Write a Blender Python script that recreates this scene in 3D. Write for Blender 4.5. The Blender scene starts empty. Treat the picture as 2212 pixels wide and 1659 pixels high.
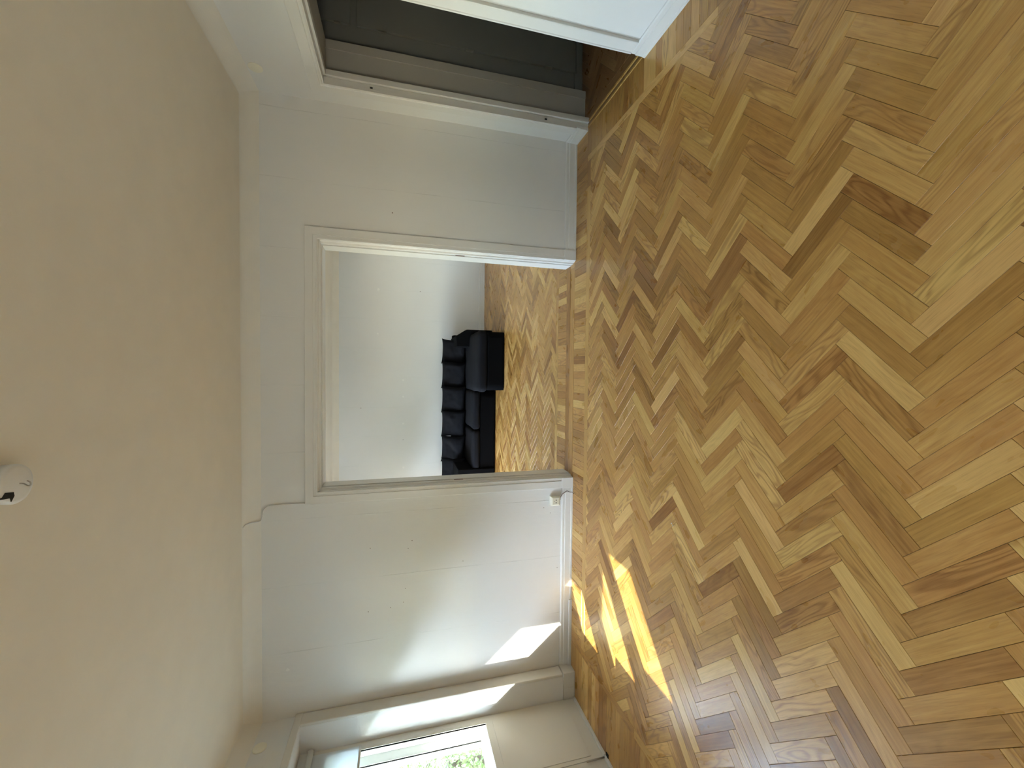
import bpy, bmesh, math, random
from mathutils import Vector, Matrix, noise as mnoise
random.seed(7)
S = bpy.context.scene
C = S.collection

# ------------------------------------------------------------------ camera
F = 893.4141; YAW = -0.0262; PITCH = 0.2632; ROLL = 0.0028
CAM = Vector((0.0, -3.3605, 1.4617))
cy_, sy_ = math.cos(YAW), math.sin(YAW)
fw = Vector((sy_*math.cos(PITCH), cy_*math.cos(PITCH), -math.sin(PITCH)))
r0 = Vector((cy_, -sy_, 0.0)); u0 = r0.cross(fw)
rt = r0*math.cos(ROLL) + u0*math.sin(ROLL)
up = -r0*math.sin(ROLL) + u0*math.cos(ROLL)
cd = bpy.data.cameras.new('camera'); cam = bpy.data.objects.new('camera', cd); C.objects.link(cam)
cd.sensor_fit = 'HORIZONTAL'; cd.sensor_width = 36.0; cd.lens = F/2212*36.0
cd.clip_start = 0.02; cd.clip_end = 200
ax, ay, az = -up, rt, -fw            # the photograph lies on its side: the room's up is the picture's left
cam.matrix_world = Matrix(((ax.x, ay.x, az.x, CAM.x), (ax.y, ay.y, az.y, CAM.y), (ax.z, ay.z, az.z, CAM.z), (0, 0, 0, 1)))
S.camera = cam

# ------------------------------------------------------------------ light and exposure
S.view_settings.view_transform = 'Standard'; S.view_settings.look = 'None'
S.view_settings.gamma = 1.0; S.view_settings.use_curve_mapping = False
S.view_settings.exposure = 0.98
SUN = Vector((1.0, 0.9, -1.2)).normalized()
sl = bpy.data.lights.new('sun', 'SUN'); so = bpy.data.objects.new('sun', sl); C.objects.link(so)
sl.energy = 11.5; sl.angle = math.radians(0.53); sl.color = (1.0, 0.93, 0.80)
so.rotation_euler = SUN.to_track_quat('-Z', 'Y').to_euler(); so.location = (-6, -6, 8)
W = bpy.data.worlds.new('sky'); S.world = W; W.use_nodes = True
wn = W.node_tree.nodes; wl = W.node_tree.links
bg = wn['Background']
sky = wn.new('ShaderNodeTexSky'); sky.sky_type = 'NISHITA'; sky.sun_disc = False
sky.sun_elevation = math.asin(-SUN.z); sky.sun_rotation = math.atan2(-SUN.x, -SUN.y)
sky.air_density = 1.0; sky.dust_density = 0.5; sky.ozone_density = 1.0
hs = wn.new('ShaderNodeHueSaturation'); hs.inputs['Saturation'].default_value = 0.75
wl.new(sky.outputs[0], hs.inputs['Color']); wl.new(hs.outputs[0], bg.inputs[0])
bg.inputs[1].default_value = 3.1
def portal(name, loc, sx, sy, d=(1, 0, 0)):       # guides the sampling of the sky through an opening, gives off nothing itself
    l = bpy.data.lights.new(name, 'AREA'); l.shape = 'RECTANGLE'; l.size = sx; l.size_y = sy
    l.cycles.is_portal = True
    o = bpy.data.objects.new(name, l); C.objects.link(o); o.location = loc
    o.rotation_euler = Vector(d).to_track_quat('-Z', 'Y').to_euler()
portal('sky_portal', (-3.06, -1.36, 1.25), 2.6, 2.2)
portal('sky_portal', (-3.06, 2.15, 1.2), 1.9, 1.7)
portal('sky_portal', (-3.06, -5.45, 1.5), 2.1, 1.5)

# ------------------------------------------------------------------ dimensions (metres)
XL, XR = -2.598, 1.992
YB = -7.6; HC = 2.44; CR = 0.095; HZ = HC + CR
XN = -2.80                            # inner face of the balcony door
OL, OR, OT = -0.991, 1.067, 2.145     # outer edge of the doorway casing
IL, IR, IT = -0.903, 0.981, 2.06      # inner edge
WT = 0.195                            # thickness of the wall between the rooms
FY = 4.05                             # far wall of the back room
BL, BR = -2.598, 2.30
HX0, HX1 = 2.32, 3.75                 # hall behind the right wall
HY0, HY1 = -2.7, -0.09
DY0, DY1, DT = -1.035, -0.235, 1.975  # opening in the right wall

# ------------------------------------------------------------------ materials
def mat(name):
    m = bpy.data.materials.new(name); m.use_nodes = True
    nt = m.node_tree; return m, nt.nodes, nt.links, nt.nodes['Principled BSDF']
def simple(name, col, rough=0.5, metal=0.0, spec=0.5, bump=None):
    m, n, l, b = mat(name)
    b.inputs['Base Color'].default_value = (*col, 1); b.inputs['Roughness'].default_value = rough
    b.inputs['Metallic'].default_value = metal; b.inputs['Specular IOR Level'].default_value = spec
    if bump:
        tc = n.new('ShaderNodeTexCoord'); t = n.new('ShaderNodeTexNoise'); t.inputs['Scale'].default_value = bump[0]
        t.inputs['Detail'].default_value = 5
        l.new(tc.outputs['Object'], t.inputs['Vector'])
        bp = n.new('ShaderNodeBump'); bp.inputs['Strength'].default_value = bump[1]; bp.inputs['Distance'].default_value = 0.002
        l.new(t.outputs[0], bp.inputs['Height']); l.new(bp.outputs[0], b.inputs['Normal'])
        mx = n.new('ShaderNodeMix'); mx.data_type = 'RGBA'
        t2 = n.new('ShaderNodeTexNoise'); t2.inputs['Scale'].default_value = bump[0]*0.05; t2.inputs['Detail'].default_value = 4
        l.new(tc.outputs['Object'], t2.inputs['Vector']); l.new(t2.outputs[0], mx.inputs[0])
        mx.inputs[6].default_value = (*[c*0.95 for c in col], 1); mx.inputs[7].default_value = (*[min(1, c*1.04) for c in col], 1)
        l.new(mx.outputs[2], b.inputs['Base Color'])
    return m
def wallpaper(name, col, offset):
    """painted lining paper: vertical seams every half metre, horizontal undulation, old dirt"""
    m, n, l, b = mat(name)
    b.inputs['Roughness'].default_value = 0.62
    g = n.new('ShaderNodeNewGeometry'); s = n.new('ShaderNodeSeparateXYZ'); l.new(g.outputs['Position'], s.inputs[0])
    def M(op, a, bb=None, c=None):
        k = n.new('ShaderNodeMath'); k.operation = op
        for i, v in enumerate((a, bb, c)):
            if v is None: continue
            if isinstance(v, (int, float)): k.inputs[i].default_value = v
            else: l.new(v, k.inputs[i])
        return k.outputs[0]
    w = n.new('ShaderNodeTexNoise'); w.inputs['Scale'].default_value = 1.3; w.inputs['Detail'].default_value = 2
    l.new(g.outputs['Position'], w.inputs['Vector'])
    xx = M('ADD', s.outputs['X'], M('MULTIPLY', M('SUBTRACT', w.outputs[0], 0.5), 0.02))
    d = M('PINGPONG', M('ADD', xx, offset), 0.25)          # 0 at every 0.5 m
    seam = M('SUBTRACT', 1.0, M('MINIMUM', M('DIVIDE', d, 0.003), 1.0))
    brk = n.new('ShaderNodeTexNoise'); brk.inputs['Scale'].default_value = 2.2; l.new(g.outputs['Position'], brk.inputs['Vector'])
    brk_ = M('MINIMUM', M('MAXIMUM', M('MULTIPLY', M('SUBTRACT', brk.outputs[0], 0.38), 5), 0.15), 1.0)
    seam = M('MULTIPLY', seam, brk_)
    mp = n.new('ShaderNodeMapping'); mp.inputs['Scale'].default_value = (7, 7, 1.6); l.new(g.outputs['Position'], mp.inputs['Vector'])
    nz = n.new('ShaderNodeTexNoise'); nz.inputs['Scale'].default_value = 2.5; nz.inputs['Detail'].default_value = 6; l.new(mp.outputs[0], nz.inputs['Vector'])
    fine = n.new('ShaderNodeTexNoise'); fine.inputs['Scale'].default_value = 160; l.new(g.outputs['Position'], fine.inputs['Vector'])
    hgt = M('ADD', M('ADD', M('MULTIPLY', seam, 0.9), M('MULTIPLY', nz.outputs[0], 0.9)), M('MULTIPLY', fine.outputs[0], 0.10))
    bp = n.new('ShaderNodeBump'); bp.inputs['Strength'].default_value = 0.9; bp.inputs['Distance'].default_value = 0.0024
    l.new(hgt, bp.inputs['Height']); l.new(bp.outputs[0], b.inputs['Normal'])
    big = n.new('ShaderNodeTexNoise'); big.inputs['Scale'].default_value = 1.1; big.inputs['Detail'].default_value = 5; l.new(g.outputs['Position'], big.inputs['Vector'])
    mx = n.new('ShaderNodeMix'); mx.data_type = 'RGBA'
    l.new(M('ADD', M('MULTIPLY', big.outputs[0], 0.8), M('MULTIPLY', seam, 0.7)), mx.inputs[0])
    mx.inputs[6].default_value = (*[min(1, c*1.03) for c in col], 1); mx.inputs[7].default_value = (*[c*0.93 for c in col], 1)
    l.new(mx.outputs[2], b.inputs['Base Color'])
    return m
def oak(name, ca, cb, cc, rough=0.29):
    """varnished oak: grain runs along each piece's own UV; tone, figure and hue come with the piece"""
    m, n, l, b = mat(name)
    uv = n.new('ShaderNodeUVMap'); uv.uv_map = 'UVMap'
    at = n.new('ShaderNodeAttribute'); at.attribute_name = 'tone'
    s = n.new('ShaderNodeSeparateColor'); l.new(at.outputs['Color'], s.inputs[0])
    def M(op, a, bb=None):
        k = n.new('ShaderNodeMath'); k.operation = op
        for i, v in enumerate((a, bb)):
            if v is None: continue
            if isinstance(v, (int, float)): k.inputs[i].default_value = v
            else: l.new(v, k.inputs[i])
        return k.outputs[0]
    def N(scale, sc, det=4, dist=0.0):
        mp = n.new('ShaderNodeMapping'); mp.inputs['Scale'].default_value = sc; l.new(uv.outputs[0], mp.inputs['Vector'])
        t = n.new('ShaderNodeTexNoise'); t.inputs['Scale'].default_value = scale; t.inputs['Detail'].default_value = det
        t.inputs['Distortion'].default_value = dist; l.new(mp.outputs[0], t.inputs['Vector']); return t.outputs[0]
    pores = N(14, (1, 22, 1), 6)
    fibre = N(3.5, (1, 26, 1), 5, 0.3)
    blot = N(5, (1, 2.5, 1), 3)
    fig0 = N(2.6, (1.0, 5.0, 1), 1.5, 0.35)
    sp = n.new('ShaderNodeSeparateXYZ'); l.new(uv.outputs[0], sp.inputs[0])
    bands = M('SINE', M('ADD', M('MULTIPLY', fig0, 62), M('MULTIPLY', sp.outputs['Y'], 60)))
    bands = M('POWER', M('ADD', M('MULTIPLY', bands, 0.5), 0.5), 2.2)
    r = n.new('ShaderNodeValToRGB'); cr = r.color_ramp
    cr.elements[0].position = 0.0; cr.elements[0].color = (*ca, 1)
    cr.elements[1].position = 1.0; cr.elements[1].color = (*cc, 1)
    e = cr.elements.new(0.5); e.color = (*cb, 1)
    t = M('ADD', s.outputs[0], M('MULTIPLY', M('SUBTRACT', blot, 0.5), 0.35))
    t = M('ADD', t, M('MULTIPLY', M('SUBTRACT', fibre, 0.5), 0.75))
    l.new(t, r.inputs[0])
    dk = M('ADD', M('MULTIPLY', M('MULTIPLY', bands, s.outputs[1]), 0.62), M('MULTIPLY', M('MAXIMUM', M('SUBTRACT', pores, 0.52), 0.0), 1.6))
    dk = M('MINIMUM', dk, 0.75)
    mx = n.new('ShaderNodeMix'); mx.data_type = 'RGBA'; mx.blend_type = 'MULTIPLY'
    l.new(dk, mx.inputs[0]); l.new(r.outputs[0], mx.inputs[6]); mx.inputs[7].default_value = (0.42, 0.30, 0.20, 1)
    hue = n.new('ShaderNodeHueSaturation'); l.new(mx.outputs[2], hue.inputs['Color'])
    l.new(M('ADD', 0.4935, M('MULTIPLY', s.outputs[2], 0.009)), hue.inputs['Hue'])
    l.new(hue.outputs[0], b.inputs['Base Color'])
    l.new(M('ADD', rough, M('MULTIPLY', M('SUBTRACT', blot, 0.5), 0.12)), b.inputs['Roughness'])
    b.inputs['Specular IOR Level'].default_value = 0.5
    bp = n.new('ShaderNodeBump'); bp.inputs['Strength'].default_value = 0.25; bp.inputs['Distance'].default_value = 0.0006
    l.new(M('ADD', pores, M('MULTIPLY', fibre, 0.6)), bp.inputs['Height']); l.new(bp.outputs[0], b.inputs['Normal'])
    return m
WHITE = (0.74, 0.73, 0.69)
m_wall = wallpaper('painted_wallpaper', (0.79, 0.795, 0.79), 0.10)
m_wall2 = wallpaper('painted_wallpaper_far', (0.79, 0.80, 0.80), 0.093)
m_ceil = simple('ceiling_paint', (0.80, 0.75, 0.65), 0.8, bump=(140, 0.15))
m_trim = simple('enamel_paint', (0.76, 0.76, 0.745), 0.32, bump=(60, 0.12))
m_casew = simple('old_enamel_paint', (0.70, 0.685, 0.64), 0.36, bump=(50, 0.18))
m_plain = simple('matt_paint', (0.70, 0.70, 0.67), 0.6, bump=(90, 0.15))
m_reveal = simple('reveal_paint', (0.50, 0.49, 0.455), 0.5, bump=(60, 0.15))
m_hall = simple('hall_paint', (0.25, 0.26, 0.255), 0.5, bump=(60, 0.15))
m_oak = oak('oak_parquet', (0.27, 0.122, 0.026), (0.50, 0.275, 0.072), (0.71, 0.46, 0.155))
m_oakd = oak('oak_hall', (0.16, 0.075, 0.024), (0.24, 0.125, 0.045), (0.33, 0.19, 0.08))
m_sub = simple('dark_joint', (0.05, 0.03, 0.015), 0.9)
m_black = simple('black_fabric', (0.0085, 0.0088, 0.0115), 0.95, spec=0.15, bump=(420, 0.6))
m_blackd = simple('black_fabric_frame', (0.0035, 0.0035, 0.0042), 0.95, spec=0.08, bump=(420, 0.6))
m_dark = simple('dark_gap', (0.01, 0.01, 0.01), 0.9)
m_metal = simple('steel', (0.45, 0.43, 0.40), 0.35, metal=1.0)
m_brown = simple('brown_wire', (0.10, 0.045, 0.03), 0.5)
m_plast = simple('ivory_plastic', (0.86, 0.84, 0.72), 0.35)
m_filler = simple('white_filler', (0.86, 0.87, 0.86), 0.7)
m_frame = simple('window_enamel', (0.74, 0.72, 0.66), 0.35, bump=(40, 0.15))
def glass():
    m, n, l, b = mat('window_glass'); n.remove(b); out = n['Material Output']
    tr = n.new('ShaderNodeBsdfTransparent'); tr.inputs[0].default_value = (0.96, 0.98, 0.97, 1)
    gl = n.new('ShaderNodeBsdfGlossy'); gl.inputs['Roughness'].default_value = 0.02
    lw = n.new('ShaderNodeLayerWeight'); pw = n.new('ShaderNodeMath'); pw.operation = 'POWER'; pw.inputs[1].default_value = 4.0
    l.new(lw.outputs['Facing'], pw.inputs[0]); fr = n.new('ShaderNodeMath'); fr.operation = 'MULTIPLY_ADD'
    l.new(pw.outputs[0], fr.inputs[0]); fr.inputs[1].default_value = 0.7; fr.inputs[2].default_value = 0.03
    mx = n.new('ShaderNodeMixShader'); l.new(fr.outputs[0], mx.inputs[0]); l.new(tr.outputs[0], mx.inputs[1]); l.new(gl.outputs[0], mx.inputs[2])
    l.new(mx.outputs[0], out.inputs[0]); return m
m_glass = glass()
def blind():
    m, n, l, b = mat('roller_blind_fabric'); n.remove(b); out = n['Material Output']
    d = n.new('ShaderNodeBsdfDiffuse'); d.inputs[0].default_value = (0.82, 0.84, 0.85, 1)
    t = n.new('ShaderNodeBsdfTranslucent'); t.inputs[0].default_value = (0.80, 0.86, 0.90, 1)
    mx = n.new('ShaderNodeMixShader'); mx.inputs[0].default_value = 0.45
    l.new(d.outputs[0], mx.inputs[1]); l.new(t.outputs[0], mx.inputs[2]); l.new(mx.outputs[0], out.inputs[0]); return m
m_blind = blind()
def leafm():
    m, n, l, b = mat('leaves')
    g = n.new('ShaderNodeNewGeometry'); t = n.new('ShaderNodeTexNoise'); t.inputs['Scale'].default_value = 1.4
    l.new(g.outputs['Position'], t.inputs['Vector'])
    r = n.new('ShaderNodeValToRGB'); r.color_ramp.elements[0].color = (0.05, 0.12, 0.03, 1); r.color_ramp.elements[1].color = (0.24, 0.32, 0.10, 1)
    l.new(t.outputs[0], r.inputs[0]); l.new(r.outputs[0], b.inputs['Base Color']); b.inputs['Roughness'].default_value = 0.6
    return m
m_leaf = leafm()
m_bark = simple('bark', (0.10, 0.07, 0.05), 0.9, bump=(12, 0.6))
m_grass = simple('grass_ground', (0.20, 0.205, 0.175), 0.95, bump=(8, 0.5))
m_render = simple('facade_render', (0.62, 0.58, 0.50), 0.9, bump=(60, 0.4))

# ------------------------------------------------------------------ helpers
def box(bm, x0, x1, y0, y1, z0, z1):
    if x0 > x1: x0, x1 = x1, x0
    if y0 > y1: y0, y1 = y1, y0
    if z0 > z1: z0, z1 = z1, z0
    v = [bm.verts.new(p) for p in ((x0,y0,z0),(x1,y0,z0),(x1,y1,z0),(x0,y1,z0),(x0,y0,z1),(x1,y0,z1),(x1,y1,z1),(x0,y1,z1))]
    for f in ((0,3,2,1),(4,5,6,7),(0,1,5,4),(1,2,6,5),(2,3,7,6),(3,0,4,7)): bm.faces.new([v[i] for i in f])
def obj(name, bm, m, parent=None, smooth=False, bevel=0.0, seg=2):
    if bevel:
        bmesh.ops.bevel(bm, geom=bm.edges[:], offset=bevel, segments=seg, affect='EDGES', profile=0.6)
    me = bpy.data.meshes.new(name); bm.to_mesh(me); bm.free()
    if smooth:
        for p in me.polygons: p.use_smooth = True
    me.materials.append(m)
    o = bpy.data.objects.new(name, me); C.objects.link(o)
    if parent: o.parent = parent
    return o
def B(name, m, *boxes, parent=None, bevel=0.0, smooth=False):
    bm = bmesh.new()
    for b in boxes: box(bm, *b)
    return obj(name, bm, m, parent, smooth, bevel)
def struct(o): o['kind'] = 'structure'; return o
def empty(name, loc=(0, 0, 0)):
    o = bpy.data.objects.new(name, None); C.objects.link(o); o.location = loc; return o
def tag(o, label, cat, group=None):
    o['label'] = label; o['category'] = cat
    if group: o['group'] = group
    return o
def prism(name, m, prof, axis, a, b, parent=None, smooth=False):
    """profile [(p,q)...] extruded along axis: 'x' -> (t,p,q), 'y' -> (p,t,q), 'z' -> (p,q,t)"""
    f = {'x': lambda t, p, q: (t, p, q), 'y': lambda t, p, q: (p, t, q), 'z': lambda t, p, q: (p, q, t)}[axis]
    bm = bmesh.new()
    A = [bm.verts.new(f(a, p, q)) for p, q in prof]; Z = [bm.verts.new(f(b, p, q)) for p, q in prof]
    n = len(prof)
    for i in range(n): bm.faces.new((A[i], A[(i+1) % n], Z[(i+1) % n], Z[i]))
    bm.faces.new(A[::-1]); bm.faces.new(Z)
    bmesh.ops.recalc_face_normals(bm, faces=bm.faces[:])
    return obj(name, bm, m, parent, smooth)
def lathe(bm, prof, n=40, c=(0, 0, 0), axis='z'):
    rings = []
    for r, z in prof:
        ring = []
        for i in range(n):
            a = 2*math.pi*i/n; x, y = r*math.cos(a), r*math.sin(a)
            p = {'z': (x, y, z), 'x': (z, x, y), 'y': (x, z, y)}[axis]
            ring.append(bm.verts.new((c[0]+p[0], c[1]+p[1], c[2]+p[2])))
        rings.append(ring)
    for A, Z in zip(rings, rings[1:]):
        for i in range(n): bm.faces.new((A[i], A[(i+1) % n], Z[(i+1) % n], Z[i]))
    bm.faces.new(rings[0][::-1]); bm.faces.new(rings[-1])
    bmesh.ops.recalc_face_normals(bm, faces=bm.faces[:])
def tube(bm, pts, r, n=10):
    pts = [Vector(p) for p in pts]; rings = []
    prev = None
    for i, p in enumerate(pts):
        t = (pts[min(i+1, len(pts)-1)] - pts[max(i-1, 0)]).normalized()
        if prev is None: prev = t.orthogonal().normalized()
        a = (prev - t*prev.dot(t)).normalized(); b = t.cross(a); prev = a
        rings.append([bm.verts.new(p + (a*math.cos(2*math.pi*k/n) + b*math.sin(2*math.pi*k/n))*r) for k in range(n)])
    for A, Z in zip(rings, rings[1:]):
        for i in range(n): bm.faces.new((A[i], A[(i+1) % n], Z[(i+1) % n], Z[i]))
    bm.faces.new(rings[0][::-1]); bm.faces.new(rings[-1])
def smooth_path(pts, k=8):
    P = [Vector(p) for p in pts]; out = []
    for i in range(len(P)-1):
        p0, p1, p2, p3 = P[max(i-1, 0)], P[i], P[i+1], P[min(i+2, len(P)-1)]
        for j in range(k):
            t = j/k
            out.append(0.5*((2*p1) + (p2-p0)*t + (2*p0-5*p1+4*p2-p3)*t*t + (3*p1-p0-3*p2+p3)*t**3))
    out.append(P[-1]); return out
def rounded(name, m, x0, x1, y0, y1, z0, z1, r, parent=None, puff=0.0, seg=4, wob=0.0, sub=10):
    """soft upholstered block: subdivided box pulled to rounded edges, puffed on its faces"""
    bm = bmesh.new(); bmesh.ops.create_cube(bm, size=2.0)
    bmesh.ops.subdivide_edges(bm, edges=bm.edges[:], cuts=sub, use_grid_fill=True)
    hx, hy, hz = (x1-x0)/2, (y1-y0)/2, (z1-z0)/2; c = Vector(((x0+x1)/2, (y0+y1)/2, (z0+z1)/2))
    for v in bm.verts:
        n = v.co.copy()
        p = Vector((n.x*hx, n.y*hy, n.z*hz))
        q = Vector((max(-hx+r, min(hx-r, p.x)), max(-hy+r, min(hy-r, p.y)), max(-hz+r, min(hz-r, p.z))))
        d = p - q
        if d.length > 1e-6: p = q + d.normalized()*min(d.length, r)
        if puff:
            kx = 1-n.x*n.x; ky = 1-n.y*n.y; kz = 1-n.z*n.z
            p.z += puff*n.z*max(0, kx)**.5*max(0, ky)**.5
            p.y += puff*0.5*n.y*max(0, kx)**.5*max(0, kz)
        w = c + p
        if wob: w += Vector((mnoise.noise(w*5+Vector((3,1,7))), mnoise.noise(w*5+Vector((9,2,1))), mnoise.noise(w*6+Vector((1,8,4)))))*wob
        v.co = w
    return obj(name, bm, m, parent, True)

# ================================================================== SETTING: shell of the room
t = 0.12
struct(B('wall_back', m_wall, (XL-0.4, OL+0.05, 0, WT, -0.02, 2.62), (OR-0.05, XR+0.33, 0, WT, -0.02, 2.62), (OL+0.05, OR-0.05, 0, WT, OT-0.045, 2.62)))
# right wall with the opening to the hall
struct(B('wall_right', m_wall, (XR, HX0, -0.165, 0.0, -0.02, 2.62), (XR, HX0, YB, DY0-0.06, -0.02, 2.62), (XR, HX0, DY0-0.06, -0.165, DT+0.02, 2.62)))
# left wall with a deep niche for the balcony door and the window
NY0, NY1, NZ = -2.62, -0.11, 2.165
wl_ = B('wall_left', m_wall, (-3.06, XL, NY1, 0.0, -0.02, 2.62), (-3.06, XL, NY0, NY1, NZ, 2.62), (-3.06, XL, -4.45, NY0, -0.02, 2.62), (-3.06, XL, YB, -6.45, -0.02, 2.62), (-3.06, XL, -6.45, -4.45, -0.02, 0.85), (-3.06, XL, -6.45, -4.45, 2.2, 2.62),
        (-3.06, -2.78, NY0, -1.40, -0.02, 0.80))
struct(wl_)
struct(B('wall_front', m_wall, (-3.06, HX0, YB-0.25, YB, -0.02, 2.62)))
struct(B('ceiling', m_ceil, (-3.06, HX0, YB-t, 0.0, HZ, HZ+0.12)))
# coved cornice: crisp lower edge, soft upper edge
def cove(name, x0, x1, y0, y1, zc, r, m, n=12):
    bm = bmesh.new(); rings = []
    for i in range(n+1):
        s = i/n; d = r*s + 0.0; z = zc + r*(1-(1-s)**1.9)
        rings.append([bm.verts.new(p) for p in ((x0+d, y0+d, z), (x1-d, y0+d, z), (x1-d, y1-d, z), (x0+d, y1-d, z))])
    for A, Z in zip(rings, rings[1:]):
        for i in range(4): bm.faces.new((A[i], A[(i+1) % 4], Z[(i+1) % 4], Z[i]))
    top = [bm.verts.new((v.co.x, v.co.y, zc+r+0.03)) for v in rings[0]]
    for i in range(4): bm.faces.new((rings[0][(i+1) % 4], rings[0][i], top[i], top[(i+1) % 4]))
    for f in bm.faces: f.normal_update()
    o = obj(name, bm, m, None, False)
    return struct(o)
m_cove = simple('cornice_paint', (0.80, 0.78, 0.72), 0.7, bump=(120, 0.12))
cove('trim_1', XL, XR, YB, 0.0, HC, CR, m_cove)

# ------------------------------------------------------------------ back room shell
struct(B('wall_far', m_wall2, (BL-0.4, BR+0.2, FY, FY+0.15, -0.02, 2.65)))
BY0, BY1, BZ0, BZ1 = 1.15, 3.15, 0.42, 2.10
struct(B('wall_far_left', m_wall2, (-3.06, BL, WT, BY0, -0.02, 2.65), (-3.06, BL, BY1, FY, -0.02, 2.65), (-3.06, BL, BY0, BY1, BZ1, 2.65), (-3.06, BL, BY0, BY1, -0.02, BZ0)))
struct(B('wall_far_right', m_wall2, (BR, BR+0.2, WT, FY, -0.02, 2.65)))
struct(B('ceiling', m_ceil, (-3.06, BR+0.2, WT, FY+0.15, 2.55, 2.67)))
cove('trim_2', BL, BR, WT, FY, 2.455, 0.095, m_ceil)

# ------------------------------------------------------------------ hall shell
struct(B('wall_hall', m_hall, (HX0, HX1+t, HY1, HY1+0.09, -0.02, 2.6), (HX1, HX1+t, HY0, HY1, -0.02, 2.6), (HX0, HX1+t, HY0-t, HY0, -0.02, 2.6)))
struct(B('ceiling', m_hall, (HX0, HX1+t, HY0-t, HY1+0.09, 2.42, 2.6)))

# ------------------------------------------------------------------ sub-floors (dark joints show between the pieces)
floor = struct(B('floor', m_sub, (-2.98, XR+0.02, YB, 0.0, -0.06, -0.0045)))
floor2 = struct(B('floor', m_sub, (-2.98, BR+0.1, 0.0, FY, -0.06, -0.0045)))
floor3 = struct(B('floor', m_sub, (XR+0.02, HX1, HY0, HY1, -0.06, -0.0045)))

# ------------------------------------------------------------------ parquet
def clip(poly, rect):
    x0, x1, y0, y1 = rect
    for ax_, lim, sgn in ((0, x0, 1), (0, x1, -1), (1, y0, 1), (1, y1, -1)):
        out = []
        for i in range(len(poly)):
            a, b = poly[i], poly[(i+1) % len(poly)]
            da, db = (a[ax_]-lim)*sgn, (b[ax_]-lim)*sgn
            if da >= 0: out.append(a)
            if (da >= 0) != (db >= 0):
                k = da/(da-db); out.append((a[0]+(b[0]-a[0])*k, a[1]+(b[1]-a[1])*k))
        poly = out
        if len(poly) < 3: return []
    return poly
def area(p): return abs(sum(p[i][0]*p[(i+1) % len(p)][1]-p[(i+1) % len(p)][0]*p[i][1] for i in range(len(p))))/2
def cleanp(p):
    q = []
    for v in p:
        if not q or math.hypot(v[0]-q[-1][0], v[1]-q[-1][1]) > 1e-4: q.append(v)
    if len(q) > 2 and math.hypot(q[0][0]-q[-1][0], q[0][1]-q[-1][1]) < 1e-4: q.pop()
    return q
def inset(p, d):
    a = sum(p[i][0]*p[(i+1) % len(p)][1]-p[(i+1) % len(p)][0]*p[i][1] for i in range(len(p)))
    if a < 0: p = p[::-1]
    n = len(p); L = []
    for i in range(n):
        x0, y0 = p[i]; x1, y1 = p[(i+1) % n]; l = math.hypot(x1-x0, y1-y0)
        nx, ny = -(y1-y0)/l, (x1-x0)/l
        L.append((nx, ny, nx*x0+ny*y0+d))
    out = []
    for i in range(n):
        a1, b1, c1 = L[i-1]; a2, b2, c2 = L[i]; D = a1*b2-a2*b1
        if abs(D) < 1e-9: out.append(p[i]); continue
        out.append(((c1*b2-c2*b1)/D, (a1*c2-a2*c1)/D))
    return p, out
def dims(rnd):
    r = rnd.random()
    if r < 0.07: tone = rnd.uniform(0.05, 0.28)
    elif r < 0.20: tone = rnd.uniform(0.8, 1.0)
    else: tone = rnd.gauss(0.50, 0.16)
    fig = rnd.uniform(0.55, 1.0) if rnd.random() < 0.30 else rnd.uniform(0.0, 0.28)
    return (max(0, min(1, tone)), fig, rnd.random(), 1)
def add_piece(bm, poly, direc, rnd, gap=0.00035, ch=0.0008):
    poly = cleanp(poly)
    if len(poly) < 3 or area(poly) < 6e-5: return False
    outer, _ = inset(poly, gap); _, o1 = inset(outer, gap); _, o2 = inset(outer, gap+ch)
    if area(o2) < 1e-5: return False
    if not bm.loops.layers.uv.get('UVMap'):
        bm.loops.layers.uv.new('UVMap'); bm.loops.layers.float_color.new('tone')
    uvl = bm.loops.layers.uv.get('UVMap'); cl = bm.loops.layers.float_color.get('tone')
    cx = sum(p[0] for p in o2)/len(o2); cyy = sum(p[1] for p in o2)/len(o2)
    tx, ty = rnd.gauss(0, 0.0011), rnd.gauss(0, 0.0011); dz = rnd.uniform(-0.00012, 0.00012)
    h = lambda p, z: z + dz + tx*(p[0]-cx) + ty*(p[1]-cyy)
    T = [bm.verts.new((p[0], p[1], h(p, 0))) for p in o2]
    Mv = [bm.verts.new((p[0], p[1], h(p, -0.0010))) for p in o1]
    Bv = [bm.verts.new((p[0], p[1], -0.006)) for p in o1]
    fs = [bm.faces.new(T)]; n = len(T)
    for i in range(n):
        j = (i+1) % n
        fs.append(bm.faces.new((Mv[i], Mv[j], T[j], T[i]))); fs.append(bm.faces.new((Bv[i], Bv[j], Mv[j], Mv[i])))
    ox, oy = rnd.uniform(0, 40), rnd.uniform(0, 40); tn = dims(rnd); dx, dy = direc
    for f in fs:
        for lp in f.loops:
            p = lp.vert.co; lp[uvl].uv = (p.x*dx+p.y*dy+ox, -p.x*dy+p.y*dx+oy); lp[cl] = tn
    return True
LW, LL = 0.0618, 0.309
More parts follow.
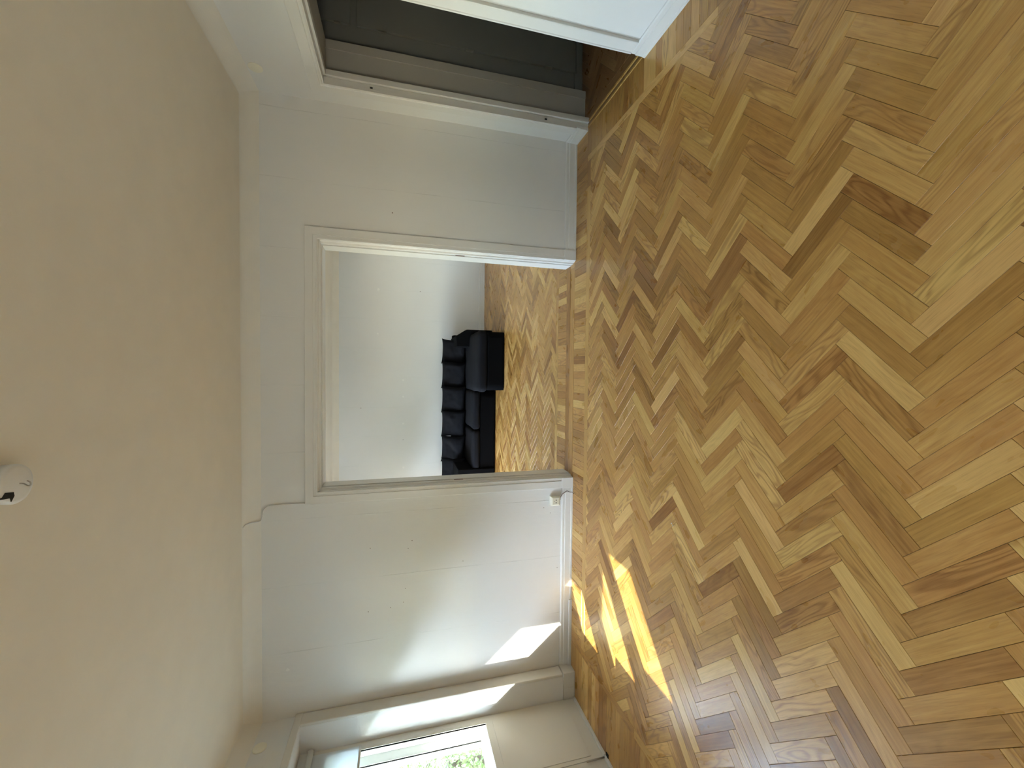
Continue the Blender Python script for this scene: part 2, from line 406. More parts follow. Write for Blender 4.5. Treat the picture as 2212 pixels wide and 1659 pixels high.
def herring(rect, x0, y0):
    """herringbone blocks: rows run parallel to x"""
    s2 = math.sqrt(.5); out = []
    X = lambda a, b: (x0 + (a+b)*s2, y0 + (b-a)*s2)
    per = 2*LL*s2                       # distance between equal rows
    nrow = int((rect[3]-rect[2])/per)+4; ncol = int((rect[1]-rect[0])/(LW/s2))+10
    j0 = int((rect[2]-y0)/per)-2
    for j in range(j0, j0+nrow+2):
        sa, sb = -LL*j, LL*j
        k0 = int((rect[0]-x0)/(2*LW*s2))-6
        for k in range(k0, k0+ncol+12):
            a, b = k*LW+sa, k*LW+sb
            A = [X(a, b), X(a+LL, b), X(a+LL, b+LW), X(a, b+LW)]
            Bq = [X(a-LW, b), X(a, b), X(a, b+LL), X(a-LW, b+LL)]
            for q, d in ((A, (s2, -s2)), (Bq, (s2, s2))):
                c = clip(q, rect)
                if len(c) >= 3 and area(c) > 2e-4: out.append((c, d))
    return out
def ladder(x0, x1, y0, y1, along, rnd, w=LW):
    """border of short pieces laid side by side; along = direction in which they follow each other"""
    out = []
    if along == 'x':
        x = x0
        while x < x1-0.004:
            e = min(x1, x+w*rnd.choice((1, 1, 1, 1.06, 0.97))); out.append(([(x, y0), (e, y0), (e, y1), (x, y1)], (0, 1))); x = e
    else:
        y = y0
        while y < y1-0.004:
            e = min(y1, y+w*rnd.choice((1, 1, 1, 1.06, 0.97))); out.append(([(x0, y), (x1, y), (x1, e), (x0, e)], (1, 0))); y = e
    return out
def strips(x0, x1, y0, y1, along, rnd, w=1.1):
    out = []
    if along == 'x':
        x = x0
        while x < x1-0.01:
            e = min(x1, x+w*rnd.uniform(.6, 1.2)); out.append(([(x, y0), (e, y0), (e, y1), (x, y1)], (1, 0))); x = e
    else:
        y = y0
        while y < y1-0.01:
            e = min(y1, y+w*rnd.uniform(.6, 1.2)); out.append(([(x0, y), (x1, y), (x1, e), (x0, e)], (0, 1))); y = e
    return out
def seen(p):
    """rough size in the picture of a floor piece, 0 when outside the frame"""
    cx = sum(v[0] for v in p)/len(p); cyy = sum(v[1] for v in p)/len(p)
    d = Vector((cx, cyy, 0))-CAM; z = d.dot(fw)
    if z < 0.15: return 0
    U = 829.5+F*d.dot(rt)/z; V = 1106-F*d.dot(up)/z
    if not (-90 < U < 1749 and 0 < V < 2330): return 0
    return area(p)*CAM.z/d.length**3
def lay(pieces, parent, m, cap, seed, minseen=0.0):
    rnd = random.Random(seed)
    pieces = sorted(pieces, key=lambda q: -seen(q[0]))
    bm = bmesh.new(); n = 0
    for i, (p, d) in enumerate(pieces):
        if i < cap and seen(p) > minseen:
            b1 = bmesh.new()
            if add_piece(b1, p, d, rnd): obj('plank', b1, m, parent)
            else: b1.free()
        else: add_piece(bm, p, d, rnd); n += 1
    o = obj('parquet_field', bm, m, parent); o['kind'] = 'stuff'
rnd = random.Random(3)
SX0, SX1 = -2.345, -2.285             # strip along the window side
TX0, TX1 = 1.722, 1.768               # strip along the right wall
P = herring((SX1, TX0, YB, -0.294), 0.376, -2.085)
P += strips(SX1, TX0, -0.294, -0.233, 'x', rnd)
P += ladder(SX1, XR, -0.233, -0.003, 'x', rnd)
P += strips(SX0, SX1, YB, -0.003, 'y', rnd) + strips(TX0, TX1, YB, -0.233, 'y', rnd)
P += ladder(TX1, XR, YB, -0.233, 'y', rnd) + ladder(-2.60, SX0, YB, NY0, 'y', rnd) + ladder(-2.80, SX0, NY0, NY1, 'y', rnd) + ladder(-2.60, SX0, NY1, -0.003, 'y', rnd)
lay(P, floor, m_oak, 300, 11)
P = herring((BL, BR, 0.434, FY), 0.33, 0.31)
P += strips(BL, BR, 0.372, 0.434, 'x', rnd) + ladder(BL, BR, 0.172, 0.372, 'x', rnd)
P += strips(-0.905, 0.98, 0.088, 0.172, 'x', rnd, 2.0) + strips(-0.93, 1.0, 0.0, 0.088, 'x', rnd, 1.6)
lay(P, floor2, m_oak, 260, 12)
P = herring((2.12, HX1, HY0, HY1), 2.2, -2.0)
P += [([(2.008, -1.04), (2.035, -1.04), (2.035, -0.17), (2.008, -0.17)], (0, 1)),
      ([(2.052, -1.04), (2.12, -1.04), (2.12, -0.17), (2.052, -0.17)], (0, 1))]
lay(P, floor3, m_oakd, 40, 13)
for x0_, x1_ in ((1.992, 2.008), (2.035, 2.052)):
    b1 = bmesh.new(); add_piece(b1, [(x0_, -1.04), (x1_, -1.04), (x1_, -0.17), (x0_, -0.17)], (0, 1), random.Random(5)); t_ = obj('threshold_strip', b1, m_oak, floor3); t_.location.z = 0.004

# ------------------------------------------------------------------ baseboards (step below the top, small lip at the floor)
def bprof(d):    # distance from wall, height
    return [(0, 0), (d*1.25, 0), (d*1.25, 0.014), (d, 0.018), (d, 0.066), (d*0.72, 0.070), (d*0.72, 0.090), (d*0.45, 0.098), (0, 0.099)]
bb = struct(prism('baseboard_back', m_trim, [(-p, q) for p, q in bprof(0.018)], 'x', OR+0.002, XR))
prism('board', m_trim, [(-p, q) for p, q in bprof(0.018)], 'x', -2.575, OL-0.002, bb)
prism('shoe_moulding', m_trim, [(-0.0225, 0), (-0.034, 0), (-0.034, 0.022), (-0.030, 0.028), (-0.0225, 0.028)], 'x', -2.565, -1.985, bb)
br = struct(prism('baseboard_right', m_trim, [(XR-p, q) for p, q in bprof(0.018)], 'y', -0.002, DY1+0.001))
prism('board', m_trim, [(XR-p, q) for p, q in bprof(0.018)], 'y', YB, DY0-0.001, br)
struct(prism('baseboard_left', m_trim, [(XL+p, q) for p, q in bprof(0.018)], 'y', YB, NY0-0.08))
struct(prism('baseboard_far', m_trim, [(FY-p, q) for p, q in bprof(0.016)], 'x', BL, BR))
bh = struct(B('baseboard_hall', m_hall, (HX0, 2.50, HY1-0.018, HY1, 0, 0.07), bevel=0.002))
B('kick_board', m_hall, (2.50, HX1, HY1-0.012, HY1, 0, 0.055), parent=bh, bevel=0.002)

# ------------------------------------------------------------------ doorway between the rooms: casing, lining, stop, plinths
def casing_profile_v(name, m, xa, xb, z0, z1, parent, yf=0.0):
    """upright casing board, xa = outer edge, xb = inner edge; stepped and beaded towards the opening"""
    s = 1 if xb > xa else -1; w = abs(xb-xa); X = lambda k: xa+s*w*k
    pr = [(X(0), yf), (X(0), yf-0.020), (X(0.03), yf-0.022), (X(0.66), yf-0.022), (X(0.68), yf-0.016), (X(0.84), yf-0.016), (X(0.86), yf-0.020), (X(1.0), yf-0.020), (X(1.0), yf)]
    return prism(name, m, pr, 'z', z0, z1, parent)
dr = struct(prism('trim_3', m_trim, [(0.0, OT), (-0.020, OT), (-0.022, OT-0.003), (-0.022, OT-0.056), (-0.016, OT-0.058), (-0.016, OT-0.071), (-0.020, OT-0.073), (-0.020, IT), (0.0, IT)], 'x', OL, OR))
for v in dr.data.vertices:
    k = OT-v.co.z
    v.co.x = OL+k*(IL-OL)/(OT-IT) if v.co.x < 0 else OR-k*(OR-IR)/(OT-IT)
for xa, xb in ((OL, IL), (OR, IR)):
    cv = casing_profile_v('casing', m_trim, xa, xb, 0.105, OT, dr)
    for v in cv.data.vertices:
        if v.co.z > 1: v.co.z = OT-abs(v.co.x-xa)/abs(xb-xa)*(OT-IT)
for xa, xb in ((OL-0.004, IL), (IR, OR+0.004)):
    B('plinth_block', m_trim, (xa, xb, -0.027, 0.0, 0, 0.105), parent=dr, bevel=0.003)
def lining(side):
    s = side; x = IR if s > 0 else IL
    X = lambda d: x - s*d
    # front rebate board, groove, rear stop board
    prism('lining', m_trim, [(X(-0.06), -0.001), (X(0.002), -0.001), (X(0.006), 0.006), (X(0.006), 0.026), (X(0.016), 0.030), (X(0.016), 0.066), (X(-0.06), 0.066)], 'z', 0, IT-0.016, dr)
    B('stop', m_trim, (X(-0.06), X(0.022), 0.073, WT+0.012, 0, IT-0.02), parent=dr, bevel=0.002)
    B('groove', m_dark, (X(-0.05), X(0.004), 0.066, 0.073, 0, IT-0.016), parent=dr)
    B('strike_plate', m_brown, (X(0.0158), X(0.0175), 0.054, 0.0695, 0.955, 1.03), parent=dr)
lining(1); lining(-1)
prism('lining', m_trim, [(-0.001, IT+0.05), (-0.001, IT-0.002), (0.006, IT-0.006), (0.026, IT-0.006), (0.030, IT-0.016), (0.066, IT-0.016), (0.066, IT+0.05)], 'x', IL-0.05, IR+0.05, dr)
B('stop', m_trim, (IL-0.05, IR+0.05, 0.073, WT+0.012, IT-0.022, IT+0.05), parent=dr, bevel=0.002)
B('groove', m_dark, (IL-0.05, IR+0.05, 0.066, 0.073, IT-0.004, IT+0.05), parent=dr)

# ------------------------------------------------------------------ doorway to the hall
hd = struct(prism('trim_4', m_trim, [(XR, DT+0.095), (XR-0.018, DT+0.095), (XR-0.020, DT+0.09), (XR-0.020, DT+0.03), (XR-0.015, DT+0.026), (XR-0.015, DT+0.012), (XR-0.018, DT+0.008), (XR-0.018, DT), (XR, DT)], 'y', DY0-0.092, -0.148))
HT = DT+0.095
for v in hd.data.vertices:
    k = (HT-v.co.z)/0.095
    v.co.y = -0.148+k*(DY1+0.148) if v.co.y > -0.5 else DY0-0.092+k*0.092
def hcas(ya, yb):
    s = 1 if yb > ya else -1; w = abs(yb-ya); Y = lambda k: ya+s*w*k
    cv = prism('casing', m_trim, [(XR, Y(0)), (XR-0.018, Y(0)), (XR-0.020, Y(.05)), (XR-0.020, Y(.70)), (XR-0.015, Y(.74)), (XR-0.015, Y(.86)), (XR-0.018, Y(.9)), (XR-0.018, Y(1)), (XR, Y(1))], 'z', 0.099, HT, hd)
    for v in cv.data.vertices:
        if v.co.z > 1: v.co.z = HT-abs(v.co.y-ya)/w*0.095
hcas(-0.148, DY1); hcas(DY0-0.092, DY0)
for s, y in ((1, DY1), (-1, DY0)):
    Y = lambda d: y - s*d
    B('lining', m_trim, (XR-0.001, XR+0.03, Y(0.0), Y(-0.072), 0, DT), parent=hd, bevel=0.0015)
    B('stop', m_trim, (XR+0.036, XR+0.075, Y(0.014), Y(-0.072), 0, DT-0.012), parent=hd, bevel=0.003)
    B('rebate', m_casew, (XR+0.028, XR+0.04, Y(-0.006), Y(-0.072), 0, DT), parent=hd)
B('lining', m_trim, (XR-0.001, XR+0.03, DY0, DY1, DT, DT+0.02), parent=hd)
B('stop', m_trim, (XR+0.036, XR+0.075, DY0, DY1, DT-0.014, DT+0.02), parent=hd, bevel=0.003)
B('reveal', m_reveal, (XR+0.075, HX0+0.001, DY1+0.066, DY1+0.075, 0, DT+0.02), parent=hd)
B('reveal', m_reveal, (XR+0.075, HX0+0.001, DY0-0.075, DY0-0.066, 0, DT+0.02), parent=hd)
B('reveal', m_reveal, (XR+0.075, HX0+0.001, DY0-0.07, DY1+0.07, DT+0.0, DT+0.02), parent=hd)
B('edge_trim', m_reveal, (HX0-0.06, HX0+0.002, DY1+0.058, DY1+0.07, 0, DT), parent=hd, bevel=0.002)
for z in (1.655, 0.355):
    hg = B('hinge', m_trim, (XR-0.004, XR+0.028, DY1-0.002, DY1+0.002, z-0.045, z+0.0), parent=hd, bevel=0.001)
    bm = bmesh.new(); tube(bm, [(XR+0.006, DY1-0.006, z+0.002), (XR+0.006, DY1-0.006, z+0.02)], 0.0055, 12)
    obj('hinge_pin', bm, m_dark, hg, True)

# doors in the hall
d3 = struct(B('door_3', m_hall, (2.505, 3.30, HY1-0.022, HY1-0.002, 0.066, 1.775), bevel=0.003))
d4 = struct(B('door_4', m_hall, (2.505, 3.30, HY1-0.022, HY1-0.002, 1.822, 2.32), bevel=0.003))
for z in (0.3, 0.95, 1.6): B('hinge', m_metal, (2.498, 2.506, HY1-0.026, HY1-0.004, z-0.03, z+0.03), parent=d3, bevel=0.001)
B('hinge', m_metal, (2.498, 2.506, HY1-0.026, HY1-0.004, 1.88, 1.93), parent=d4, bevel=0.001)

# ------------------------------------------------------------------ window niche: casing, reveal
tn = struct(B('trim_5', m_casew, (XL-0.002, XL+0.022, NY0-0.07, 0.0, NZ, NZ+0.05), bevel=0.004))
B('casing', m_casew, (XL-0.002, XL+0.022, NY1-0.003, -0.004, 0.11, NZ+0.001), parent=tn, bevel=0.008)
B('casing', m_casew, (XL-0.002, XL+0.022, NY0-0.07, NY0, 0.11, NZ+0.001), parent=tn, bevel=0.004)
B('plinth_block', m_casew, (XL-0.10, XL+0.030, NY1-0.012, -0.002, 0.0, 0.105), parent=tn, bevel=0.003)
B('plinth_block', m_casew, (XL-0.10, XL+0.030, NY0-0.07, NY0+0.01, 0.0, 0.105), parent=tn, bevel=0.003)
B('skirting', m_casew, (XN, XL-0.10, NY1-0.012, NY1, 0.0, 0.105), parent=tn, bevel=0.002)

def sash(root, y0, y1, z0, z1, gy0, gy1, gz0, gz1, xin, th=0.045, name='leaf', m=m_frame, panel=False):
    """frame of a leaf with its pane; y0 < y1, glass gy0..gy1, gz0..gz1"""
    lf = B(name, m, (xin-th, xin, y0, gy0, z0, z1), (xin-th, xin, gy1, y1, z0, z1), (xin-th, xin, gy0, gy1, gz1, z1), (xin-th, xin, gy0, gy1, z0, gz0), parent=root)
    # thin glazing bead round the pane, then the pane
    b = 0.008
    B('glazing_bead', m, (xin-0.012, xin+0.002, gy0-b, gy0, gz0-b, gz1+b), (xin-0.012, xin+0.002, gy1, gy1+b, gz0-b, gz1+b),
      (xin-0.012, xin+0.002, gy0, gy1, gz0-b, gz0), (xin-0.012, xin+0.002, gy0, gy1, gz1, gz1+b), parent=lf)
    B('pane', m_glass, (xin-th*0.5-0.002, xin-th*0.5+0.002, gy0, gy1, gz0, gz1), parent=lf)
    return lf
# balcony door: two narrow leaves (door_1, door_2), each an inner leaf with a flush panel and an outer sash behind it
def balcony(name, y0, y1, gy0, gy1, ogy0, ogy1):
    d = struct(empty(name, (0, 0, 0)))
    lf = sash(d, y0, y1, 0.022, 2.075, gy0, gy1, 0.797, 1.97, XN, 0.05)
    # flush panel bounded by a fine groove
    B('panel', m_frame, (XN, XN+0.004, y0+0.028, y1-0.040, 0.105, 0.742), parent=lf, bevel=0.0015)
    sash(d, y0, y1, 0.03, 2.08, ogy0, ogy1, 0.836, 1.97, XN-0.115, 0.04, 'outer_leaf', m_trim)
    B('weather_strip', m_trim, (XN-0.03, XN+0.018, y0, y1-0.004, 0.0, 0.020), parent=d, bevel=0.003)
    return d
da = balcony('door_1', -0.684, -0.118, -0.622, -0.186, -0.72, -0.20)
db = balcony('door_2', -1.372, -0.690, -1.27, -0.86, -1.27, -0.84)
bm = bmesh.new(); tube(bm, [(XN+0.012, -0.70, 0.0), (XN+0.012, -0.70, 0.16)], 0.006, 10)
bt = obj('bolt', bm, m_metal, db, True)
B('floor_socket', m_dark, (XN+0.019, XN+0.045, -0.725, -0.695, 0.0005, 0.006), parent=db, bevel=0.001)
bm = bmesh.new(); tube(bm, smooth_path([(XN, -0.74, 1.05), (XN+0.045, -0.74, 1.05), (XN+0.05, -0.75, 1.05), (XN+0.05, -0.86, 1.045)]), 0.008, 10)
obj('handle', bm, m_metal, db, True)
w1 = struct(empty('window_1'))
sash(w1, -1.94, -1.376, 0.80, 2.12, -1.87, -1.46, 0.885, 2.03, XN)
sash(w1, -2.618, -1.944, 0.80, 2.12, -2.35, -2.02, 1.17, 1.85, XN)
sash(w1, -1.94, -1.376, 0.80, 2.12, -1.95+0.02, -1.56, 0.86, 2.05, XN-0.115, 0.04, 'outer_sash', m_trim)
sash(w1, -2.618, -1.944, 0.80, 2.12, -2.50, -2.06, 0.90, 2.05, XN-0.115, 0.04, 'outer_sash', m_trim)
B('sill_board', m_frame, (XN-0.01, XN+0.15, -2.618, -1.40, 0.78, 0.805), parent=w1, bevel=0.004)
fr = B('frame', m_frame, (-2.96, XN-0.004, -0.118, NY1+0.001, 0, NZ), (-2.96, XN-0.004, -1.372, -0.118, 2.081, NZ), (-2.96, XN-0.004, NY0, -1.374, 2.121, NZ), parent=w1)
B('outside_sill', m_trim, (-3.10, XN-0.05, -1.374, -0.112, -0.02, 0.0), parent=w1)

# roller blinds: one on each leaf, unseen ones added on the sashes to cut daylight
def blindset(y0, y1, ztop, zbot, label):
    e = empty('roller_blind', (XN+0.03, (y0+y1)/2, zbot))
    tag(e, label, 'blind', 'roller blinds at the balcony door and window')
    yc = (y0+y1)/2; h = (y1-y0)/2
    bm = bmesh.new(); tube(bm, [(0, -h, ztop-zbot), (0, h, ztop-zbot)], 0.021, 20); obj('roller_tube', bm, m_frame, e, True)
    bm = bmesh.new(); box(bm, -0.0186, -0.018, -h+0.015, h-0.015, 0.0, ztop-zbot); obj('blind_fabric', bm, m_blind, e)
    bm = bmesh.new(); box(bm, -0.024, -0.012, -h+0.012, h-0.012, -0.006, 0.010); obj('bottom_bar', bm, m_casew, e, bevel=0.002)
    bm = bmesh.new(); box(bm, -0.028, 0.006, h, h+0.006, ztop-zbot-0.025, ztop-zbot+0.025); obj('bracket', bm, m_casew, e)
    return e
blindset(-0.665, -0.145, 2.085, 1.741, 'white roller blind pulled down over the top of the glass nearest the room corner')
blindset(-1.35, -0.71, 2.085, 1.80, 'white roller blind on the balcony door leaf further from the corner')
blindset(-1.92, -1.40, 2.125, 1.72, 'unseen white roller blind added to cut daylight, on the window sash beside the balcony door')
blindset(-2.60, -1.96, 2.125, 1.87, 'unseen white roller blind added to cut daylight, on the window sash furthest from the room corner')
# unseen window added behind the camera to let in fill light
w3 = struct(empty('fill_window'))
for a, b in ((-6.45, -5.46), (-5.44, -4.45)):
    sash(w3, a, b, 0.85, 2.2, a+0.07, b-0.07, 0.94, 2.11, -2.84)
B('sill_board', m_frame, (-2.85, XL+0.05, -6.48, -4.42, 0.82, 0.848), parent=w3, bevel=0.004)
B('frame', m_frame, (-2.90, -2.835, -5.462, -5.438, 0.85, 2.2), parent=w3)
# window of the back room
w2 = struct(empty('window_2'))
for a, b in ((BY0, 2.14), (2.16, BY1)):
    sash(w2, a, b, BZ0, BZ1, a+0.07, b-0.07, BZ0+0.09, BZ1-0.08, -2.84)
B('sill_board', m_frame, (-2.85, BL+0.05, BY0-0.03, BY1+0.03, BZ0-0.03, BZ0-0.002), parent=w2, bevel=0.004)
B('frame', m_frame, (-2.90, -2.835, 2.138, 2.162, BZ0, BZ1), parent=w2)

# ------------------------------------------------------------------ outside
g = struct(B('ground', m_grass, (-60, -3.5, -50, 60, -3.3, -3.2)))
up_ = B('shade_slab', m_render, (-4.24, -3.07, -2.775, 3.4, 2.90, 3.04), bevel=0.004)  # unseen slab, added and sized to cut off the sun
tag(up_, 'unseen concrete slab added outside above the windows to bound the sun patches', 'balcony')
def tree(x, y, s, seed, label):
    rr = random.Random(seed); e = empty('tree', (x, y, -3.2)); tag(e, label, 'tree', 'trees outside the balcony door')
    bm = bmesh.new(); tube(bm, smooth_path([(0, 0, 0), (0.05, 0.03, 1.2*s), (-0.04, 0.1, 2.4*s), (0.1, 0.05, 3.6*s)]), 0.11*s, 10)
    for k in range(7):
        a = rr.uniform(0, 6.3); z = rr.uniform(1.2, 2.8)*s
        tube(bm, smooth_path([(0, 0, z), (0.5*s*math.cos(a), 0.5*s*math.sin(a), z+0.5*s), (1.2*s*math.cos(a), 1.2*s*math.sin(a), z+0.9*s)], 4), 0.035*s, 6)
    obj('trunk', bm, m_bark, e, True)
    bm = bmesh.new()
    for k in range(16000):
        while True:
            v = Vector((rr.uniform(-1, 1), rr.uniform(-1, 1), rr.uniform(-1, 1)))
            if 0.35 < v.length < 1: break
        bump = 0.8+0.35*mnoise.noise(v*2.2+Vector((seed, 0, 0)))
        p = Vector((v.x*1.9*s*bump, v.y*1.9*s*bump, 2.9*s+v.z*1.7*s*bump))
        q = Matrix.Rotation(rr.uniform(0, 6.3), 3, Vector((rr.uniform(-1, 1), rr.uniform(-1, 1), rr.uniform(-1, 1))).normalized())
        l_ = rr.uniform(0.028, 0.055)*(1 if s < 1.5 else 3.4)
        vs = [bm.verts.new(p + q @ Vector(c)*l_) for c in ((-1, 0, 0), (0, -0.45, 0.1), (1.1, 0, 0), (0, 0.45, 0.1))]
        bm.faces.new(vs)
    f = obj('foliage', bm, m_leaf, e); f['kind'] = 'stuff'
tree(-7.6, 4.3, 1.05, 1, 'leafy green tree seen through the lower part of the balcony door glass, nearest the house')
tree(-10.5, 8.0, 1.25, 2, 'leafy green tree standing behind the nearer one outside the balcony door')

tree(-11.0, -4.2, 2.0, 3, 'unseen tall tree added to block the low sky, straight out from the window niche')  # out of view, added to screen the low sky
tree(-13.0, -12.9, 2.4, 4, 'unseen tall tree added to block the low sky, beyond the one facing the window niche')  # second added screen against the low sky, also unseen

# ================================================================== THINGS IN THE ROOMS
# ventilation caps on the side walls
def vent(x, y, z, s, label):
    bm = bmesh.new(); lathe(bm, [(0.044, 0.0), (0.044, 0.004), (0.040, 0.007), (0.001, 0.008)], 40, (0, 0, 0), 'x')
    if s < 0:
        for v in bm.verts: v.co.x *= -1
        bmesh.ops.recalc_face_normals(bm, faces=bm.faces[:])
    o = obj('vent_cap', bm, m_plast, None, True); o.location = (x, y, z); tag(o, label, 'vent cap', 'round cream vent caps high on the side walls')
vent(XR, -0.247, 2.388, -1, 'round cream vent cap high on the wall above the dark doorway')
vent(XL, -0.226, 2.392, 1, 'round cream vent cap high on the wall above the window niche')

# ceiling rose with a hook and a broken-out cable notch
cr_ = empty('ceiling_rose', (-0.323, -1.888, HZ)); tag(cr_, 'white round ceiling cup with an open hook and a dark cable notch', 'ceiling rose')
bm = bmesh.new(); lathe(bm, [(0.054, 0.0), (0.056, -0.03), (0.053, -0.036), (0.044, -0.0375), (0.001, -0.038)], 56); obj('cup', bm, m_trim, cr_, True)
bm = bmesh.new(); tube(bm, smooth_path([(0, 0.006, -0.037), (-0.001, 0.004, -0.048), (-0.006, 0.000, -0.060), (-0.003, -0.007, -0.070), (0.005, -0.010, -0.072), (0.010, -0.008, -0.064)]), 0.0018, 10); obj('hook', bm, m_metal, cr_, True)
bm = bmesh.new(); vs = [bm.verts.new(p) for p in ((-0.014, -0.040, -0.0386), (-0.019, -0.014, -0.0386), (-0.030, -0.012, -0.0386), (-0.044, -0.022, -0.0386), (-0.033, -0.026, -0.0386), (-0.030, -0.050, -0.0386))]
bm.faces.new(vs); r_ = bmesh.ops.extrude_face_region(bm, geom=bm.faces[:])
for v in [g_ for g_ in r_['geom'] if isinstance(g_, bmesh.types.BMVert)]: v.co.z += 0.012
bmesh.ops.recalc_face_normals(bm, faces=bm.faces[:])
obj('cable_notch', bm, m_dark, cr_)

# white cable up the wall from the casing corner onto the ceiling
bm = bmesh.new()
tube(bm, smooth_path([(-0.984, -0.005, 2.147), (-0.981, -0.005, 2.25), (-0.981, -0.005, 2.35), (-0.985, -0.005, 2.392), (-1.012, -0.005, 2.422), (-1.05, -0.005, 2.430), (-1.082, -0.006, 2.437), (-1.092, -0.012, 2.452), (-1.090, -0.035, 2.490), (-1.092, -0.062, 2.518), (-1.106, -0.082, 2.532)], 8), 0.0042, 10)
tag(obj('cable', bm, m_trim, None, True), 'white painted cable running from the doorway casing up onto the ceiling', 'cable')

# surface-mounted socket and its two wires
sk = empty('wall_socket', (-1.097, 0, 0.168)); tag(sk, 'square cream surface-mounted wall socket beside the doorway casing', 'socket')
bm = bmesh.new(); box(bm, -0.036, 0.036, -0.034, 0, -0.040, 0.040); obj('box', bm, m_plast, sk, bevel=0.003)
bm = bmesh.new()
o1 = [(-0.041, -0.034, -0.041), (0.041, -0.034, -0.041), (0.041, -0.034, 0.041), (-0.041, -0.034, 0.041)]
rings = []
for k, y in ((1.0, -0.034), (1.0, -0.038), (0.70, -0.047)):
    rings.append([bm.verts.new((a*k, y, c*k)) for a, _, c in o1])
for A, Z in zip(rings, rings[1:]):
    for i in range(4): bm.faces.new((A[i], A[(i+1) % 4], Z[(i+1) % 4], Z[i]))
bm.faces.new(rings[0][::-1]); bm.faces.new(rings[-1]); bmesh.ops.recalc_face_normals(bm, faces=bm.faces[:])
pl = obj('cover_plate', bm, m_plast, sk)
for x, z in ((0.0095, -0.004), (-0.0125, -0.004)):
    bm = bmesh.new(); lathe(bm, [(0.0042, -0.0482), (0.0042, -0.046)], 18, (x, 0, z), 'y'); obj('hole', bm, m_dark, pl)
bm = bmesh.new(); box(bm, -0.003, 0.005, -0.0478, -0.046, 0.010, 0.016); obj('contact', bm, m_metal, pl)
w_ = empty('socket_wire', (-1.04, -0.02, 0.0)); tag(w_, 'pair of loose thin wires hanging from the socket down the baseboard', 'wire')
for k, (mm, dx, dy) in enumerate(((m_trim, 0.0, 0.0), (m_brown, 0.005, -0.004))):
    bm = bmesh.new()
    tube(bm, smooth_path([(-0.040+dx, 0.004+dy, 0.134), (-0.030+dx, -0.010+dy, 0.118), (-0.008+dx, -0.012+dy, 0.105), (0.006+dx, -0.010+dy, 0.082), (0.012+dx*2, -0.008+dy, 0.058), (0.010, -0.008+dy, 0.030), (0.011-dx, -0.010+dy, 0.008), (0.002-dx, -0.022+dy*2, 0.0035)], 8), 0.0022, 8)
    obj('strand', bm, mm, w_, True)

# marks on the walls
def patch(name, x, y, z, r, m, parent, seed):
    rr = random.Random(seed); bm = bmesh.new(); n = 11
    A = [bm.verts.new((x+r*rr.uniform(.6, 1.2)*math.cos(2*math.pi*i/n), y-0.0012, z+r*rr.uniform(.6, 1.2)*math.sin(2*math.pi*i/n))) for i in range(n)]
    f = bm.faces.new(A); ext = bmesh.ops.extrude_face_region(bm, geom=[f])
    for v in [g_ for g_ in ext['geom'] if isinstance(g_, bmesh.types.BMVert)]: v.co.y += 0.0016
    bmesh.ops.recalc_face_normals(bm, faces=bm.faces[:])
    obj(name, bm, m, parent)
wf = bpy.data.objects['wall_far']; wb = bpy.data.objects['wall_back']
for i, (x, z, r) in enumerate(((1.406, 1.83, 0.022), (0.657, 1.838, 0.016), (-0.131, 1.418, 0.016), (-0.417, 1.418, 0.018), (-0.887, 1.414, 0.020), (-1.655, 1.408, 0.018))):
    patch('filler_patch', x, FY, z, r, m_filler, wf, i)
for i, (x, z) in enumerate(((1.41, 1.136), (-1.17, 1.416), (-0.61, 2.108))): patch('nail_hole', x, FY, z, 0.006, m_brown, wf, 20+i)
for i, (x, z) in enumerate(((1.232, 1.525), (-1.86, 1.532), (-1.83, 1.435), (-1.72, 1.42), (-1.37, 1.686), (-1.40, 1.40), (-1.34, 1.37), (-1.87, 1.70), (-1.55, 0.96), (-1.21, 0.20), (-1.16, 0.26), (-1.70, 0.13))):
    patch('nail_hole', x, 0.0, z, 0.0032 if i else 0.005, m_brown, wb, 40+i)
patch('filler_patch', -2.23, 0.0, 2.27, 0.012, m_filler, wb, 77)

# scrap on the floor
bm = bmesh.new(); rr = random.Random(5)
g1 = [[bm.verts.new((i*0.007+rr.uniform(-.002, .002), j*0.005+rr.uniform(-.002, .002), 0.002+rr.uniform(0, .007))) for j in range(3)] for i in range(4)]
for i in range(3):
    for j in range(2): bm.faces.new((g1[i][j], g1[i+1][j], g1[i+1][j+1], g1[i][j+1]))
bmesh.ops.solidify(bm, geom=bm.faces[:], thickness=0.0006)
o = obj('paper_scrap', bm, m_filler); o.location = (-0.835, -1.41, 0.0); o.rotation_euler[2] = 0.8
tag(o, 'tiny crumpled white scrap lying on the herringbone floor', 'scrap')

# ------------------------------------------------------------------ sofa with chaise, in the back room
sf = empty('sofa', (-0.45, 3.5, 0)); tag(sf, 'long low black fabric sofa with a chaise at its right end', 'sofa')
def rel(o): o.matrix_parent_inverse = sf.matrix_basis.inverted(); return o
rel(rounded('base', m_blackd, -1.62, -0.25, 3.04, 3.98, 0.004, 0.255, 0.018, sf, sub=8))
rel(rounded('chaise_base', m_blackd, -0.25, 0.60, 2.49, 3.98, 0.004, 0.255, 0.016, sf, sub=8))
rel(rounded('chaise_cushion', m_black, -0.275, 0.625, 2.475, 3.86, 0.252, 0.385, 0.05, sf, puff=0.012, wob=0.008, sub=14))
rel(rounded('seat_cushion', m_black, -0.885, -0.268, 3.01, 3.86, 0.252, 0.375, 0.045, sf, puff=0.014, wob=0.006, sub=14))
rel(rounded('seat_cushion', m_black, -1.505, -0.888, 3.01, 3.86, 0.252, 0.375, 0.045, sf, puff=0.014, wob=0.006, sub=14))
rel(rounded('back', m_blackd, -1.62, 0.66, 3.87, 4.00, 0.24, 0.60, 0.03, sf, sub=8))
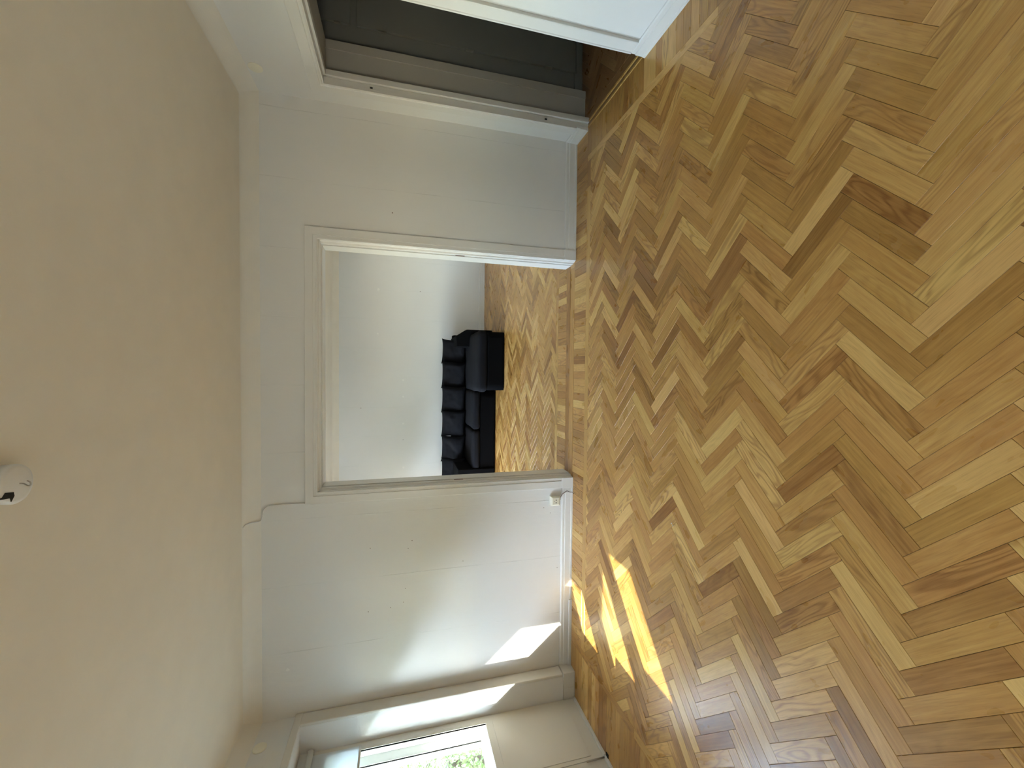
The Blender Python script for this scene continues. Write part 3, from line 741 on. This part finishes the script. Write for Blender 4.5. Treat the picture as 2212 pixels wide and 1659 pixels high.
# armrests: flat top sloping down on the outside
def arm(s, xi, xo, parent):
    pr = [(xi, 0.02), (xi, 0.595), (xi+(xo-xi)*0.62, 0.605), (xi+(xo-xi)*0.97, 0.455), (xo, 0.43), (xo, 0.02)]
    bm = bmesh.new(); A = [bm.verts.new((p, 3.26, q)) for p, q in pr]; Z = [bm.verts.new((p, 4.0, q)) for p, q in pr]; n = len(pr)
    for i in range(n): bm.faces.new((A[i], A[(i+1) % n], Z[(i+1) % n], Z[i]))
    bm.faces.new(A[::-1]); bm.faces.new(Z); bmesh.ops.recalc_face_normals(bm, faces=bm.faces[:])
    return rel(obj('armrest', bm, m_blackd, parent, False, bevel=0.014, seg=3))
arm(1, 0.425, 0.70, sf)
pr = arm(-1, -1.50, -1.80, sf)
for v in pr.data.vertices:
    if v.co.y < 3.4: v.co.y -= 0.25

def pillow(x, y, z, w, h, th, yaw, lean, seed, label):
    n = 20; rr = random.Random(seed); sh = Vector((rr.uniform(0, 50), rr.uniform(0, 50), 0))
    bm = bmesh.new(); grid = {}
    for side in (1, -1):
        for i in range(n+1):
            for j in range(n+1):
                u_, v_ = i/n*2-1, j/n*2-1
                edge = i in (0, n) or j in (0, n)
                if side == -1 and edge: grid[(side, i, j)] = grid[(1, i, j)]; continue
                pin = 1-0.075*(1-abs(u_*v_)**1.3)*1.0
                px = u_*w/2*(1-0.10*(1-abs(v_)**3)*abs(u_)**3) ; pz = v_*h/2*(1-0.09*(1-abs(u_)**3)*abs(v_)**3)
                b = (max(0, 1-u_**4)*max(0, 1-v_**4))**0.6
                wr = mnoise.noise(Vector((u_*2.0, v_*1.6, side*3))+sh)*0.03+mnoise.noise(Vector((u_*5, v_*4.5, side*3))+sh)*0.012
                py = -side*(th/2*b*(1.0-0.25*v_)) + wr*b
                grid[(side, i, j)] = bm.verts.new((px, py, pz+h/2))
    for side in (1, -1):
        for i in range(n):
            for j in range(n):
                q = [grid[(side, i, j)], grid[(side, i+1, j)], grid[(side, i+1, j+1)], grid[(side, i, j+1)]]
                bm.faces.new(q if side == 1 else q[::-1])
    bmesh.ops.recalc_face_normals(bm, faces=bm.faces[:])
    o = obj('back_cushion', bm, m_black, None, True); o.location = (x, y, z)
    o.rotation_euler = (-lean, 0, yaw)
    tag(o, label, 'cushion', 'loose back cushions on the sofa')
ordn = ['black back cushion at the right end of the sofa, tucked beside the armrest', 'second black back cushion from the right, over the chaise', 'third black back cushion from the right, just left of the chaise',
        'third black back cushion from the left, over the middle of the sofa', 'second black back cushion from the left on the sofa', 'black back cushion at the far left end of the sofa, half hidden by the casing']
xs = [0.345, -0.045, -0.46, -0.87, -1.30, -1.70+0.02]
for i, x in enumerate(xs):
    pillow(x, 3.66, 0.388, 0.485 if i else 0.44, 0.412, 0.15, (-0.30, -0.22, -0.20, -0.18, -0.18, -0.18)[i], 0.20, i+2, ordn[i])
